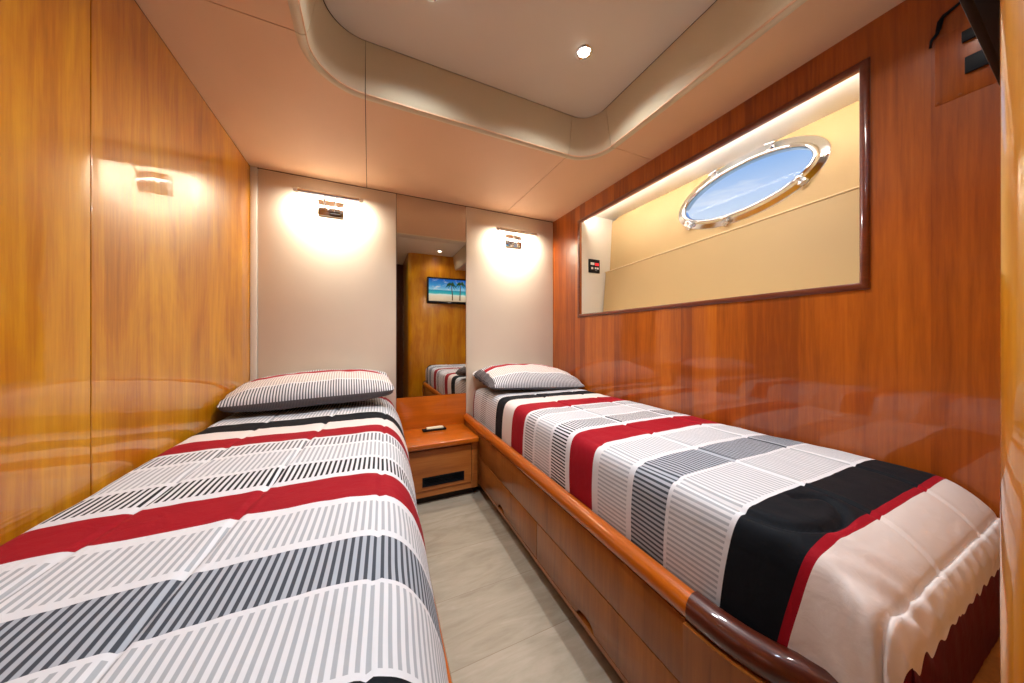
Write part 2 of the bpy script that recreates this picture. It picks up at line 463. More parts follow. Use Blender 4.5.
# UY points towards the lens, so 0 deg is the near end of the oval
for d in (62, 112): rim_part('hinge', deg(d), hinge)
for d in (322, 258, 212): rim_part('clamp', deg(d), dog)

# ------------------------------------------------------------------ ceiling: soffit panels, cove, tray
TX0, TX1, TY1 = -.19, 1.16, 1.42
def arc(cx, cy, r, a0, a1, n=14):
    return [(cx+r*math.cos(math.radians(a0+(a1-a0)*i/n)), cy+r*math.sin(math.radians(a0+(a1-a0)*i/n))) for i in range(n+1)]
LC = arc(TX0+.175, TY1-.175, .175, 180, 90)       # from left side to back side
RC = arc(TX1-.15, TY1-.15, .15, 90, 0)
bm = BM(); add_box(bm, XL-.03, XR+.03, YN, YB+.03, ZT+.012, ZT+.04); 
add_box(bm, XL-.06, XR+.06, YB+.052, YB+.07, ZC-.05, ZT+.04); add_box(bm, XR+.022, XR+.06, YN, YB+.06, ZC+.02, ZT+.04); add_box(bm, XL-.06, XR+.06, YN-.05, YN-.032, ZC-.05, ZT+.04)
ceil = struct('ceiling', bm, M['dark_gap'], 'leather lined ceiling with a raised central tray')
g = .0015
panels = [
    [(XL, YN), (TX0, YN), (TX0, 1.225-g), (XL, 1.225-g)],
    [(XL, 1.225+g), (TX0, 1.225+g)] + [p for p in LC if p[1] > 1.2265 and p[0] < -.0165] + [(-.015-g, TY1), (-.015-g, YB), (XL, YB)],
    [(-.015+g, TY1), (1.0-g, TY1), (1.0-g, YB), (-.015+g, YB)],
    [(1.0+g, TY1)] + [p for p in RC if p[0] > 1.0116 and p[1] > 1.27] + [(TX1, 1.262+g), (XR, 1.262+g), (XR, YB), (1.0+g, YB)],
    [(TX1, YN), (XR, YN), (XR, 1.262-g), (TX1, 1.262-g)]]
for p in panels:
    bm = BM(); add_prism(bm, p, ZC, ZC+.012, 'Z'); obj('soffit_panel', bm, M['soffit'], ceil, smooth=False)
# cove: travel along the path so that 'right of travel' points into the opening
cove_path_a = [(TX0, YN), (TX0, 1.0), (TX0, 1.225-g)]
cove_b = [(TX0, 1.225+g)] + [p for p in LC if p[1] > 1.2265] 
cove_b = [p for p in cove_b if p[0] < -.0166] + [(-.015-g, TY1)]
cove_c = [(-.015+g, TY1), (.3, TY1), (.7, TY1), (1.0-g, TY1)]
cove_d = [(1.0+g, TY1)] + [p for p in RC if p[0] > 1.0116 and p[1] > 1.27] + [(TX1, 1.262+g)]
cove_e = [(TX1, 1.262-g), (TX1, .6), (TX1, YN)]
CP = [(-.034, ZC+.001), (-.026, ZC-.004), (-.014, ZC-.005), (-.005, ZC-.001), (.001, ZC+.008), (.006, ZC+.022), (.011, ZC+.045), (.018, ZC+.085), (.025, ZC+.125), (.031, ZC+.16), (.036, ZT+.001), (.030, ZT+.008), (-.012, ZT+.006), (-.034, ZC+.03)]
for pth in (cove_path_a, cove_b, cove_c, cove_d, cove_e):
    bm = BM(); sweep(bm, pth, CP); obj('cove_moulding', bm, M['cove'], ceil, angle=50)
ins = .0385
LC2 = arc(TX0+.175, TY1-.175, .175-ins, 180, 90); RC2 = arc(TX1-.15, TY1-.15, .15-ins, 90, 0)
for y0, y1 in ((YN, .69-g), (.69+g, 9)):
    poly = [(TX0+ins, y0), (TX1-ins, y0)]
    poly += [(TX1-ins, y1), (TX0+ins, y1)] if y1 < 5 else RC2[::-1]+LC2[::-1]
    bm = BM(); add_prism(bm, poly, ZT, ZT+.010, 'Z', .003); obj('tray_panel', bm, M['tray'], ceil, angle=30)

# downlights in the tray
def downlight(x, y, label, z=ZT):
    t = thing('ceiling_downlight', label, 'ceiling light', (x, y, z-.006), 'recessed ceiling downlights')
    bm = BM(); add_lathe(bm, (x, y, z), (0, 0, -1), [(.024, -.004), (.024, .002), (.028, .006), (.034, .005), (.037, 0), (.037, -.002)], 32); obj('trim_ring', bm, M['chrome'], t)
    bm = BM(); add_lathe(bm, (x, y, z), (0, 0, -1), [(0, .0025), (.015, .0025), (.0235, .0005), (.0235, -.003), (0, -.003)], 28); obj('lens', bm, M['downlight'], t)
    return t
downlight(.818, 1.05, 'round lit downlight in the raised ceiling tray nearest its back right corner')
downlight(.19, 1.085, 'lit downlight in the raised ceiling tray above the left bed side')
downlight(.885, .30, 'lit downlight in the ceiling tray, seen in the mirror above the television')
downlight(.19, .16, 'added cool downlight in the ceiling tray above the doorway, tinting the left bed')  # added lamp, gives the near part of the left bed a bluish light

# ------------------------------------------------------------------ near end: wooden end wall with rounded corner, dark doorway behind
cr, cx = .06, .555
pts = [(XR, .073), (cx, .073)] + arc(cx, .073-cr, cr, 90, 180, 10)[1:] + [(cx-cr, YN), (XR, YN)]
bm = BM(); add_prism(bm, pts, 0, ZT-.002, 'Z'); struct('wall_front', bm, M['wood_gold'], 'glossy wooden end wall with a rounded corner behind the television', angle=30)
bm = BM(); add_box(bm, XL, cx-cr, YN-.03, YN, 0, ZT+.02); wn = struct('wall_near', bm, M['door'], 'dark wooden wall of the doorway behind the lens')
bm = BM(); add_box(bm, -.26, .44, YN, YN+.03, .02, 1.98, .004)
d1 = struct('door_1', bm, M['door'], 'dark wooden door seen at the edge of the mirror')
bm = BM(); add_lathe(bm, (.36, YN+.03, 1.0), (0, 1, 0), [(.022, 0), (.022, .006), (.009, .010), (.009, .03), (.0, .03)], 20)
add_tube(bm, [(.36, YN+.055, 1.0), (.33, YN+.058, 1.0), (.25, YN+.058, .998)], .008, 12); obj('door_handle', bm, M['chrome'], d1)

# ------------------------------------------------------------------ beds
def interp(tab, x):
    if x <= tab[0][0]: return tab[0][1]
    for (a, b), (c, d) in zip(tab, tab[1:]):
        if x <= c:
            f = (x-a)/(c-a); return b+(d-b)*f
    return tab[-1][1]

def polyline_at(pts, s):
    """point on a 2D polyline at arc length s"""
    for (a, b) in zip(pts, pts[1:]):
        L = math.dist(a, b)
        if s <= L or b is pts[-1]:
            f = min(max(s/L, 0), 1); return (a[0]+(b[0]-a[0])*f, a[1]+(b[1]-a[1])*f)
        s -= L

def smooth_poly(pts, it=3):
    for _ in range(it):
        q = [pts[0]]
        for a, b in zip(pts, pts[1:]):
            q.append((a[0]*.75+b[0]*.25, a[1]*.75+b[1]*.25)); q.append((a[0]*.25+b[0]*.75, a[1]*.25+b[1]*.75))
        q.append(pts[-1]); pts = q
    return pts
def length(pts): return sum(math.dist(a, b) for a, b in zip(pts, pts[1:]))

def N3(x, y, z=0): return noise.noise(Vector((x, y, z)))

def comforter(name, label, sect, along, tmap, creases, xshift, ns, nt, seed, extra=None, group=None):
    """sect: cross-section points (x,z); along: lengthwise profile (y,dz); both bent, heights combined"""
    S, T = smooth_poly(sect), smooth_poly(along)
    LS, LT = length(S), length(T)
    bm = BM(); uvl = bm.loops.layers.uv.new('UVMap'); vs = []; uvs = {}
    for i in range(ns+1):
        row = []
        s = LS*i/ns; x, z = polyline_at(S, s)
        for j in range(nt+1):
            tt = LT*j/nt; y, dz = polyline_at(T, tt)
            drop = (ZB-z)
            zz = ZB-math.sqrt(drop*drop+dz*dz) if (drop > 0 and dz < 0) else z+dz
            zz = max(zz, ZLOW+.003)
            xx = x+xshift(x, y)
            h = 0
            # soft puff and wrinkles
            h += .006*N3(x*3.1+seed, y*2.6, 1.3)+.0032*N3(x*9+seed, y*8, 4.2)
            h += .0014*N3(x*26, y*17+seed, 2.2)
            for (cx0, cy0, cx1, cy1, depth, w) in creases:
                c = cx0+(cx1-cx0)*(y-cy0)/(cy1-cy0)+.004*N3(y*4, seed+cx0*7, 0)
                u = (x-c)/w
                if abs(u) < 4: h += depth*(.9*u*math.exp(-u*u)-.55*math.exp(-u*u*1.6))
            if extra: h += extra(x, y, z, s, tt)
            # push along the section normal
            x2, z2 = polyline_at(S, min(s+.004, LS)); x1, z1 = polyline_at(S, max(s-.004, 0))
            nx, nz = -(z2-z1), (x2-x1); L = math.hypot(nx, nz) or 1; nx, nz = nx/L, nz/L
            if nz < 0 and nx*1 == 0: nz = -nz
            row.append(bm.verts.new((xx+nx*h*SGN, y, zz+nz*h*SGN)))
            uvs[row[-1]] = (s, tmap(y, tt, max(0, ZB-z) if x < 1 else 0))
        vs.append(row)
    for i in range(ns):
        for j in range(nt):
            f = bm.faces.new((vs[i][j], vs[i+1][j], vs[i+1][j+1], vs[i][j+1]))
            for lp in f.loops: lp[uvl].uv = uvs[lp.vert]
    # close underneath so that it is a solid quilt on its mattress
    edge = [vs[i][0] for i in range(ns+1)]+[vs[ns][j] for j in range(1, nt+1)]+[vs[i][nt] for i in range(ns-1, -1, -1)]+[vs[0][j] for j in range(nt-1, 0, -1)]
    low = [bm.verts.new((v.co.x, v.co.y, min(v.co.z, ZLOW))) for v in edge]
    n = len(edge)
    for k in range(n):
        f = bm.faces.new((edge[k], low[k], low[(k+1) % n], edge[(k+1) % n]))
        for lp in f.loops:
            lp[uvl].uv = uvs[edge[k]] if lp.vert in (edge[k], low[k]) else uvs[edge[(k+1) % n]]
    o = obj(name, bm, M['cover'], angle=70)
    return tag(o, label, 'comforter', group)

ZB = .667
SGN = 1
ZLOW = .421
# ---- left bed: base with a varnished side rail, comforter, pillow
def lx(y): return interp([(.1, .112), (.45, .128), (1.2, .150), (2.0, .170), (2.3, .170)], y)
bed1 = thing('bed', 'left single bed with wooden base beside the honey coloured wall', 'bed', (-.25, 1.2, 0))
side = [(XL+.012, .14), (lx(.14)-.004, .14), (lx(.45)-.004, .45), (lx(1.2)-.004, 1.2), (lx(1.93)-.004, 1.93), (.155, 1.945), (.155, YB-.006), (XL+.012, YB-.006)]
bm = BM(); add_prism(bm, side, .07, .385, 'Z'); obj('base', bm, M['wood_bed'], bed1, smooth=False)
kick = [(p[0]-.04 if p[0] > 0 else p[0], p[1]) for p in side]
bm = BM(); add_prism(bm, kick, .0, .072, 'Z'); obj('plinth', bm, M['dark_gap'], bed1, smooth=False)
bm = BM(); sweep(bm, [(lx(y), y) for y in (.14, .3, .45, .7, 1.0, 1.2, 1.6, 1.93)], [(-.03, .386), (.0, .386), (.006, .392), (.008, .402), (.004, .414), (-.006, .419), (-.03, .419)]); obj('side_rail', bm, M['wood_rail'], bed1)

sect1 = [(-.628, .50), (-.630, .60), (-.622, .655), (-.59, .665), (-.45, .669), (-.2, .670), (-.02, .668), (.045, .662), (.095, .640), (.132, .595), (.158, .53), (.172, .47), (.170, .425)]
def xs1(x, y):
    w = min(max((x+.3)/.45, 0), 1)
    return w*interp([(.1, -.072), (.4, -.060), (.7, -.042), (1.1, -.022), (1.6, .0), (1.95, .016), (2.3, .012)], y)
along1 = [(.095, -.24), (.10, -.10), (.112, -.03), (.15, -.004), (.22, 0), (.6, .0), (1.2, .0), (1.7, -.004), (2.1, -.006), (2.24, -.012), (2.278, -.035), (2.284, -.10)]
def tm1(y, tt, d): return y if y > .22 else .22-(.22-y)*1.15
cr1 = [(-.256, .535, -.16, 1.65, .010, .010), (-.466, .74, -.422, 1.449, .007, .009), (.053, .66, .075, 1.9, .006, .007)]
comforter('comforter', 'striped red, navy and white comforter on the left bed', sect1, along1, tm1, cr1, xs1, 150, 250, 3.3, group=None)

# ---- right bed
ZLOW = .408
def rx(y): return interp([(.2, .650), (.46, .650), (1.2, .656), (2.3, .667)], y)
bed2 = thing('bed', 'right single bed with wooden drawer base under the window recess', 'bed', (1.05, 1.2, 0))
corner_pts = [(rx(.46), .46), (.652, .40), (.662, .34), (.684, .285), (.716, .240), (.755, .203), (.80, .165), (.83, .125), (.842, .080)]
cs = smooth_poly(corner_pts, 2)
body = [(XR-.003, YB-.006), (rx(2.3)+.012, YB-.006)] + [(rx(y)+.012, y) for y in (1.93, 1.2, .46)] + [(p[0]+.016, p[1]+.006) for p in cs[1:]] + [(.862, .080), (XR-.003, .080)]
bm = BM(); add_prism(bm, body, .06, .405, 'Z'); obj('base', bm, M['wood_bed'], bed2, smooth=False)
kick = [(p[0]+.03 if p[0] < 1.3 else p[0], p[1]+(.02 if p[1] < .3 else 0)) for p in body]
bm = BM(); add_prism(bm, kick, 0, .062, 'Z'); obj('plinth', bm, M['dark_gap'], bed2, smooth=False)
def front(name, y0, y1, z0, z1, notch=None):
    """flat front board following the slight taper of the bed; notch = (y centre) half-moon finger pull at the lower edge"""
    poly = [(y0, z0)]
    if notch:
        w, h = .045, .026
        poly += [(notch-w, z0)] + [(notch-w*math.cos(PI*i/14), z0+h*math.sin(PI*i/14)) for i in range(1, 14)] + [(notch+w, z0)]
    poly += [(y1, z0), (y1, z1), (y0, z1)]
    b = BM(); add_prism(b, poly, 0, .016, 'X', .0012)
    for v in b.verts: v.co.x += rx(v.co.y)-.004
    return obj(name, b, M['wood_bed'], bed2)
front('front_panel', .468, 1.945, .246, .402)
front('end_panel', 1.949, 2.292, .088, .402)
for y0, y1, nc in ((1.162, 1.945, 1.565), (.468, 1.158, .83)):
    d = front('drawer', y0, y1, .088, .242, nc)
# curved foot panel
bm = BM(); pth = [(p[0]-.002, p[1]-.002) for p in smooth_poly(corner_pts, 2)]; pth[0] = (pth[0][0], .464)
sweep(bm, pth[::-1], [(-.016, .066), (.004, .066), (.004, .402), (-.016, .402)]); obj('foot_panel', bm, M['wood_bed'], bed2)
bm = BM(); sweep(bm, [(rx(y), y) for y in (2.292, 1.93, 1.2, .468)], [(.004, .070), (-.012, .070), (-.012, .086), (.004, .086)]); obj('kick_rail', bm, M['wood_bed'], bed2)
RP = [(-.036, .4055), (-.006, .4055), (.006, .4075), (.011, .414), (.013, .426), (.011, .441), (.004, .453), (-.008, .459), (-.022, .458), (-.034, .450), (-.039, .434)]
bm = BM(); sweep(bm, [(rx(y), y) for y in (2.292, 1.9, 1.5, 1.2, .8, .4615)], RP); obj('side_rail', bm, M['wood_rail'], bed2)
bm = BM()
RP2 = [(o*1.15, .403+(z-.4055)*1.1) for o, z in RP]
sweep(bm, [(rx(.46), .4605)]+cs[1:], RP2)
obj('corner_rail', bm, M['mahogany'], bed2)

sect2 = [(1.452, .50), (1.453, .60), (1.448, .645), (1.42, .662), (1.3, .668), (1.1, .670), (.9, .671), (.78, .669), (.73, .664), (.703, .648), (.692, .61), (.689, .55), (.690, .49), (.694, .43)]
sect2 = [(x+(.010 if x < 1 else -.008), z) for x, z in sect2[::-1]]
def xs2(x, y):
    w = 1-min(max((x-.69)/.30, 0), 1)
    sh = interp([(.1, .040), (.2, .016), (.3, .004), (.42, .0), (.8, .0), (1.5, .012), (1.9, .024), (2.3, .030)], y)
    return w*sh
along2 = [(.160, -.25), (.163, -.17), (.170, -.115), (.188, -.083), (.213, -.050), (.25, -.020), (.29, -.005), (.35, 0), (.6, 0), (1.2, 0), (1.8, -.002), (2.15, -.006), (2.24, -.012), (2.280, -.04), (2.286, -.12)]
SL2 = [(.35, .20), (.6, .05), (1.0, .03), (1.4, .13), (2.0, .22)]
T2 = [(0, 0), (.26, .268), (.30, .293), (.42, .398), (.55, .520), (.95, .902), (1.12, 1.068), (1.37, 1.33), (1.655, 1.567), (1.76, 1.685), (1.94, 1.87), (2.25, 2.14), (2.6, 2.39)]
def tm2(y, tt, d):
    return interp(T2, tt+T2OFF-interp(SL2, tt+T2OFF)*d)
TT = smooth_poly(along2); T2OFF = 0
# arc length of the profile measured so that it equals y on the flat part
acc = 0
for a, b in zip(TT, TT[1:]):
    acc += math.dist(a, b)
    if b[0] > .4: T2OFF = b[0]-acc; break
cr2 = [(.688, .4, .70, 1.9, .0, .008), (.985, .40, .99, 1.6, .008, .009), (1.27, .4, 1.28, 1.6, .006, .009)]
def seglist(pts): return list(zip(pts, pts[1:]))
quilt = [(.738, .95), (.735, .42), (.735, .37), (.742, .335), (.76, .306), (.82, .288), (.88, .288), (.925, .305), (.945, .335), (.938, .352), (.92, .366), (.885, .374)]
def dist_seg(px, py, a, b):
    dx, dy = b[0]-a[0], b[1]-a[1]; L = dx*dx+dy*dy
    t = max(0, min(1, ((px-a[0])*dx+(py-a[1])*dy)/L)); return math.hypot(px-a[0]-t*dx, py-a[1]-t*dy)
QS = seglist(smooth_poly(quilt, 2))
def extra2(x, y, z, s, tt):
    h = 0
    sx = .69+max(0, s-.215) if s < .5 else x
    if y < 1.0 and x < 1.0:
        # the quilting line runs along the edge of the top, then round the navy patch
        if z > .60:
            d = min(dist_seg(x+(0 if z > .655 else .0), y, a, b) for a, b in QS)
            kq = interp([(.33, .75), (.40, .45), (.5, .3), (1.0, .2)], y)
            h -= kq*(.013*math.exp(-(d/.0075)**2)-.004*math.exp(-((d-.02)/.016)**2))
    if 1.0 <= y < 1.95 and z > .60:
        pass
    td = tt+T2OFF                                 # distance along the cloth, equals y on top
    # the hem: stitched groove, then a gathered ruffle
    h -= .008*math.exp(-((td-.166)/.006)**2)
    if td < .163:
        k = min(1, (.163-td)/.03)
        ph = x*105+5*N3(x*6, 3.3, 0)
        h += .005*k*math.sin(ph)+.006*k*N3(x*30, td*9, 7)
        if td < .118: h -= .014
        else: h += .004
    # folds hanging at the corner
    if td < .34 and x < .95:
        w = min(1, (.34-td)/.12)*min(1, max(0, (.95-x)/.15))
        h += .010*w*N3(x*16+td*14, td*5-x*6+9, 2.2)+.010*w*N3((x+td*.9-z*.4)*20, 4.4, z*3)
    return h
comforter('comforter', 'striped comforter on the right bed with a gathered white hem at the foot', sect2, along2, tm2, cr2, xs2, 230, 420, 8.1, extra2)
bpy.context.view_layer.update()

# ------------------------------------------------------------------ pillows
def pillow(name, label, c, w, d, h, rz, tiltx, FT=.8, seed=0, roll=0, voff=0, flap=0):
    nu, nv = 72, 44
    bm = BM(); uvl = bm.loops.layers.uv.new('UVMap'); top = {}; bot = {}; uvs = {}
    R = Matrix.Rotation(rz, 3, 'Z') @ Matrix.Rotation(roll, 3, 'Y') @ Matrix.Rotation(tiltx, 3, 'X')
    for side in (1, -1):
        D = top if side == 1 else bot
        for i in range(nu+1):
            for j in range(nv+1):
                a, b = 2*i/nu-1, 2*j/nv-1
                if side == -1 and (i in (0, nu) or j in (0, nv)): D[i, j] = top[i, j]; continue
                # corners stay, sides pull in
                px = a*w/2*(1-.05*(1-abs(a)**2)*0-.045*(1-b*b)*0)
                pull = 1-.035*(1-abs(b)**1.5)*abs(a)**3-.05*abs(a)**4*abs(b)**5
                pull2 = 1-.05*(1-abs(a)**1.5)*abs(b)**3-.07*abs(a)**5*abs(b)**4
                px = a*w/2*pull; py = b*d/2*pull2
                e = max(0, (1-abs(a)**2.6))**.55*max(0, (1-abs(b)**2.4))**.6
                hh = (e*FT if side == 1 else e**.6*(1-FT))*h
                hh += e*.008*N3(a*2.5+seed, b*2, side)+.004*min(1, e*3)*N3(a*7+seed, b*6, 3)
                if side == -1: hh = min(hh, h*(1-FT))
                # gathers at the ends
                g_ = max(0, abs(a)-.72)/.28
                hh += .006*g_*math.sin(b*16+seed)*min(1, e*5)
                z = side*hh
                z += .02*abs(a)**4*abs(b)**4*0
                p = R @ Vector((px, py, z))+Vector(c)
                D[i, j] = bm.verts.new(p); uvs[D[i, j]] = (px+w/2, (py+d/2)*.86+voff)
    for side, D in ((1, top), (-1, bot)):
        for i in range(nu):
            for j in range(nv):
                q = (D[i, j], D[i+1, j], D[i+1, j+1], D[i, j+1])
                f = bm.faces.new(q if side == 1 else q[::-1]); f.material_index = 0 if side == 1 and not (i < flap*(1-abs(2*j/nv-.8)**3*.6) and j < nv*.8) else 1
                for lp in f.loops: lp[uvl].uv = uvs[lp.vert]
    o = obj(name, bm, [M['pillow'], M['pillow_side']], angle=80)
    return tag(o, label, 'pillow')
pillow('pillow', 'striped pillow with dark underside at the head of the left bed', (-.255, 2.025, .758), .77, .49, .158, .04, .08, FT=.55, seed=1.7, voff=.08, roll=-.03)
pillow('pillow', 'striped pillow with a grey corner at the head of the right bed', (1.075, 2.05, .722), .765, .46, .145, -.02, .11, FT=.78, seed=5.2, voff=.085, roll=.05, flap=4)

# ------------------------------------------------------------------ bedside cabinet
ns = thing('nightstand', 'low orange wood bedside cabinet between the two beds', 'nightstand', (.42, 2.12, 0))
NX0, NX1, NY = .178, .658, 1.955
bm = BM(); add_box(bm, NX0, NX0+.03, NY, 2.294, .05, .352, .001); add_box(bm, NX1-.045, NX1-.006, NY, 2.294, .05, .352, .001)
add_box(bm, NX0, NX1-.006, NY+.004, 2.294, .05, .088, .001); add_box(bm, NX0+.03, NX1-.045, 2.28, 2.294, .088, .352); add_box(bm, NX0+.03, NX1-.045, NY+.02, 2.28, .335, .352)
obj('body', bm, M['wood_night'], ns, smooth=False)
bm = BM(); add_box(bm, NX0+.01, NX1-.02, NY+.04, 2.29, 0, .05); obj('plinth', bm, M['dark_gap'], ns)
bm = BM(); add_box(bm, NX0-.002, NX1-.004, NY-.028, 2.2945, .352, .388, .010, 4); obj('top', bm, M['wood_top'], ns)
dx0, dx1, dz0, dz1 = NX0+.034, NX1-.049, .092, .338
vx0, vx1, vz0, vz1 = .300, .556, .120, .170
bm = BM()
add_box(bm, dx0, dx1, NY-.002, NY+.016, dz0, vz0); add_box(bm, dx0, dx1, NY-.002, NY+.016, vz1, dz1)
add_box(bm, dx0, vx0, NY-.002, NY+.016, vz0, vz1); add_box(bm, vx1, dx1, NY-.002, NY+.016, vz0, vz1)
dr = obj('door', bm, M['wood_night'], ns, smooth=False)
bm = BM()
add_box(bm, vx0-.004, vx1+.004, NY-.006, NY+.0, vz0-.004, vz0+.006, .001); add_box(bm, vx0-.004, vx1+.004, NY-.006, NY, vz1-.006, vz1+.004, .001)
add_box(bm, vx0-.004, vx0+.006, NY-.006, NY, vz0, vz1, .001); add_box(bm, vx1-.006, vx1+.004, NY-.006, NY, vz0, vz1, .001)
add_box(bm, vx0, vx1, NY+.010, NY+.014, vz0, vz1)
for i in range(5): add_box(bm, vx0, vx1, NY-.003, NY+.008, vz0+.008+i*.0085, vz0+.011+i*.0085, .0008)
tag(obj('vent_grille', bm, M['black'], dr), 'black vent grille')

rc = thing('remote_control', 'small black holder with a cream bar lying on the bedside cabinet', 'remote control', (.415, 2.2, .388))
bm = BM(); add_box(bm, .335, .495, 2.175, 2.232, .388, .398, .003); add_box(bm, .335, .495, 2.175, 2.181, .396, .402, .001); obj('body', bm, M['black'], rc)
bm = BM(); add_box(bm, .362, .478, 2.186, 2.224, .397, .409, .003)
for i in range(4): add_box(bm, .375+i*.025, .390+i*.025, 2.198, 2.212, .408, .4105, .001)
tag(obj('cream_bar', bm, M['cream_plastic'], rc), 'cream bar')

# ------------------------------------------------------------------ wall lamps
def wall_lamp(x, z, label):
    y = YB-.004
    t = thing('wall_lamp', label, 'wall lamp', (x, y, z-.10), 'chrome bar lamps on the back wall')
    bm = BM(); add_box(bm, x-.072, x+.072, y-.012, y, z-.100, z-.002, .003); add_box(bm, x-.055, x+.055, y-.022, y-.012, z-.084, z-.030, .004)
    obj('back_plate', bm, M['chrome'], t)
    for sx in (-.028, .028):
        bm = BM(); add_tube(bm, [(x+sx*.7, y-.02, z-.062), (x+sx*.8, y-.045, z-.060), (x+sx, y-.075, z-.045), (x+sx, y-.092, z-.020), (x+sx, y-.095, z-.006)], .0055, 12)
        add_lathe(bm, (x+sx*.7, y-.022, z-.062), (0, -1, 0), [(.011, 0), (.011, .006), (.006, .01)], 18); obj('arm', bm, M['chrome'], t)
    bm = BM(); yy, L = y-.095, .168
    n = 20; rr = .0120; ring = []
    # half shell reflector, open underneath
    for k in range(n+1):
        a = math.radians(20+260*k/n); ring.append((rr*math.cos(a), rr*math.sin(a)))
    inn = [(p[0]*.86, p[1]*.86) for p in ring[::-1]]
    prof = ring+inn
    A = [bm.verts.new((x-L, yy+p[0], z+p[1])) for p in prof]; B = [bm.verts.new((x+L, yy+p[0], z+p[1])) for p in prof]
    for k in range(len(prof)): bm.faces.new((A[k], A[(k+1) % len(prof)], B[(k+1) % len(prof)], B[k]))
    for sx in (-.06, .06): add_tube(bm, [(x+sx-.006, yy, z), (x+sx+.006, yy, z)], .0125, 18)
    obj('shade', bm, M['chrome'], t)
    for s in (-1, 1):
        bm = BM(); add_lathe(bm, (x+s*L, yy, z), (s, 0, 0), [(0, -.004), (.0125, -.004), (.0135, 0), (.0135, .010), (.011, .016), (.004, .019), (0, .0195)], 20); obj('end_cap', bm, M['white_plastic'], t)
    bm = BM(); add_tube(bm, [(x-L+.01, yy+.001, z-.001), (x+L-.01, yy+.001, z-.001)], .0062, 14); obj('bulb', bm, M['bulb'], t)
    return (x, yy, z)
LAMPS = [wall_lamp(-.222, H+.880, 'lit chrome bar lamp on the cream panel above the left pillow'),
         wall_lamp(1.072, H+.842, 'lit chrome bar lamp on the cream panel above the right pillow')]

# ------------------------------------------------------------------ control panel in the recess
cpx, cpz, cpy = 1.598, H+.562, YR1
cp = thing('control_panel', 'small black control panel with red display in the window recess', 'control panel', (cpx, cpy, cpz-.053))
bm = BM(); add_box(bm, cpx-.054, cpx+.054, cpy-.008, cpy, cpz-.053, cpz+.053, .003); obj('face_plate', bm, M['black'], cp)
bm = BM(); add_box(bm, cpx+.005, cpx+.042, cpy-.0105, cpy-.007, cpz+.004, cpz+.025, .001); tag(obj('display', bm, M['red_led'], cp), 'red display')
for bx0, bx1, bz0, bz1 in ((-.028, -.002, .006, .022), (-.024, -.010, -.022, -.008), (.002, .013, -.020, -.008), (.017, .030, -.020, -.008)):
    bm = BM(); add_box(bm, cpx+bx0*1.35, cpx+bx1*1.35, cpy-.0115, cpy-.007, cpz+bz0*1.2, cpz+bz1*1.2, .0015); obj('button', bm, M['white_plastic'], cp)
bm = BM(); add_box(bm, cpx+.006, cpx+.028, cpy-.0086, cpy-.0075, cpz-.036, cpz-.032); obj('printed_mark', bm, M['grey_mark'], cp)

# ------------------------------------------------------------------ television on the end wall
TVX0, TVX1, TVZ0, TVZ1, TVY = .748, 1.372, H+.497, H+.868, .148
tv = thing('television', 'flat black television showing a palm beach on the wooden end wall', 'television', (1.06, .073, TVZ0))
bm = BM(); b = .020
add_box(bm, TVX0, TVX1, .108, TVY-.006, TVZ0, TVZ1, .006)
for x0, x1, z0, z1 in ((TVX0, TVX1, TVZ0, TVZ0+.034), (TVX0, TVX1, TVZ1-b, TVZ1), (TVX0, TVX0+b, TVZ0, TVZ1), (TVX1-b, TVX1, TVZ0, TVZ1)):
    add_box(bm, x0, x1, TVY-.012, TVY, z0, z1, .003)
cs_ = obj('case', bm, M['black'], tv)
bm = BM(); add_box(bm, 1.035, 1.085, TVY-.001, TVY+.0006, TVZ0+.012, TVZ0+.021); obj('maker_mark', bm, M['grey_mark'], cs_)
bm = BM(); add_box(bm, .96, 1.16, .073, .082, TVZ0+.10, TVZ0+.28, .003); add_box(bm, 1.0, 1.12, .08, .109, TVZ0+.13, TVZ0+.25, .004); obj('wall_bracket', bm, M['black'], tv)

tv.rotation_euler.z = math.radians(2.2)
def screen_mats():
    k = NT('beach_picture'); gc = k.coord((1, 1, 1))
    sep = k.n.new('ShaderNodeSeparateXYZ'); k.l.new(gc, sep.inputs[0])
    hgt = TVZ1-b-TVZ0-.034
    f = k.math('DIVIDE', sep.outputs[2], hgt)
    wob = k.noise(k.coord((1, 1, 3)), 9, 3); f2 = k.math('ADD', f, k.math('MULTIPLY', k.math('SUBTRACT', wob, .5), .10))
    sand = k.ramp(f2, [(.0, rgb(214, 190, 160)), (.24, rgb(240, 224, 200)), (.30, rgb(225, 245, 240)), (.34, rgb(70, 200, 205)), (.50, rgb(20, 150, 190))])
    sky = k.ramp(f, [(.50, rgb(150, 215, 245)), (.70, rgb(60, 160, 230)), (1, rgb(20, 90, 190))])
    cl = k.noise(k.coord((1, 1, 2.6)), 8, 5, .6); clm = k.ramp(cl, [(.54, (0, 0, 0, 1)), (.68, (1, 1, 1, 1))])
    sky = k.mix(k.math('MULTIPLY', clm, .8), sky, rgb(245, 250, 255))
    c = k.mix(k.math('GREATER_THAN', f, .50), sand, sky)
    k.b.inputs['Base Color'].default_value = (.01, .01, .01, 1); k.b.inputs['Roughness'].default_value = .15
    k.l.new(c, k.b.inputs['Emission Color']); k.b.inputs['Emission Strength'].default_value = 1.2
    return k.m
M['beach'] = screen_mats()
M['palm_leaf'] = emit('palm_leaf_pixels', rgb(30, 90, 25), .8); M['palm_trunk'] = emit('palm_trunk_pixels', rgb(110, 75, 45), .8)
bm = BM(); add_box(bm, TVX0+b, TVX1-b, TVY-.0075, TVY-.0055, TVZ0+.034, TVZ1-b)
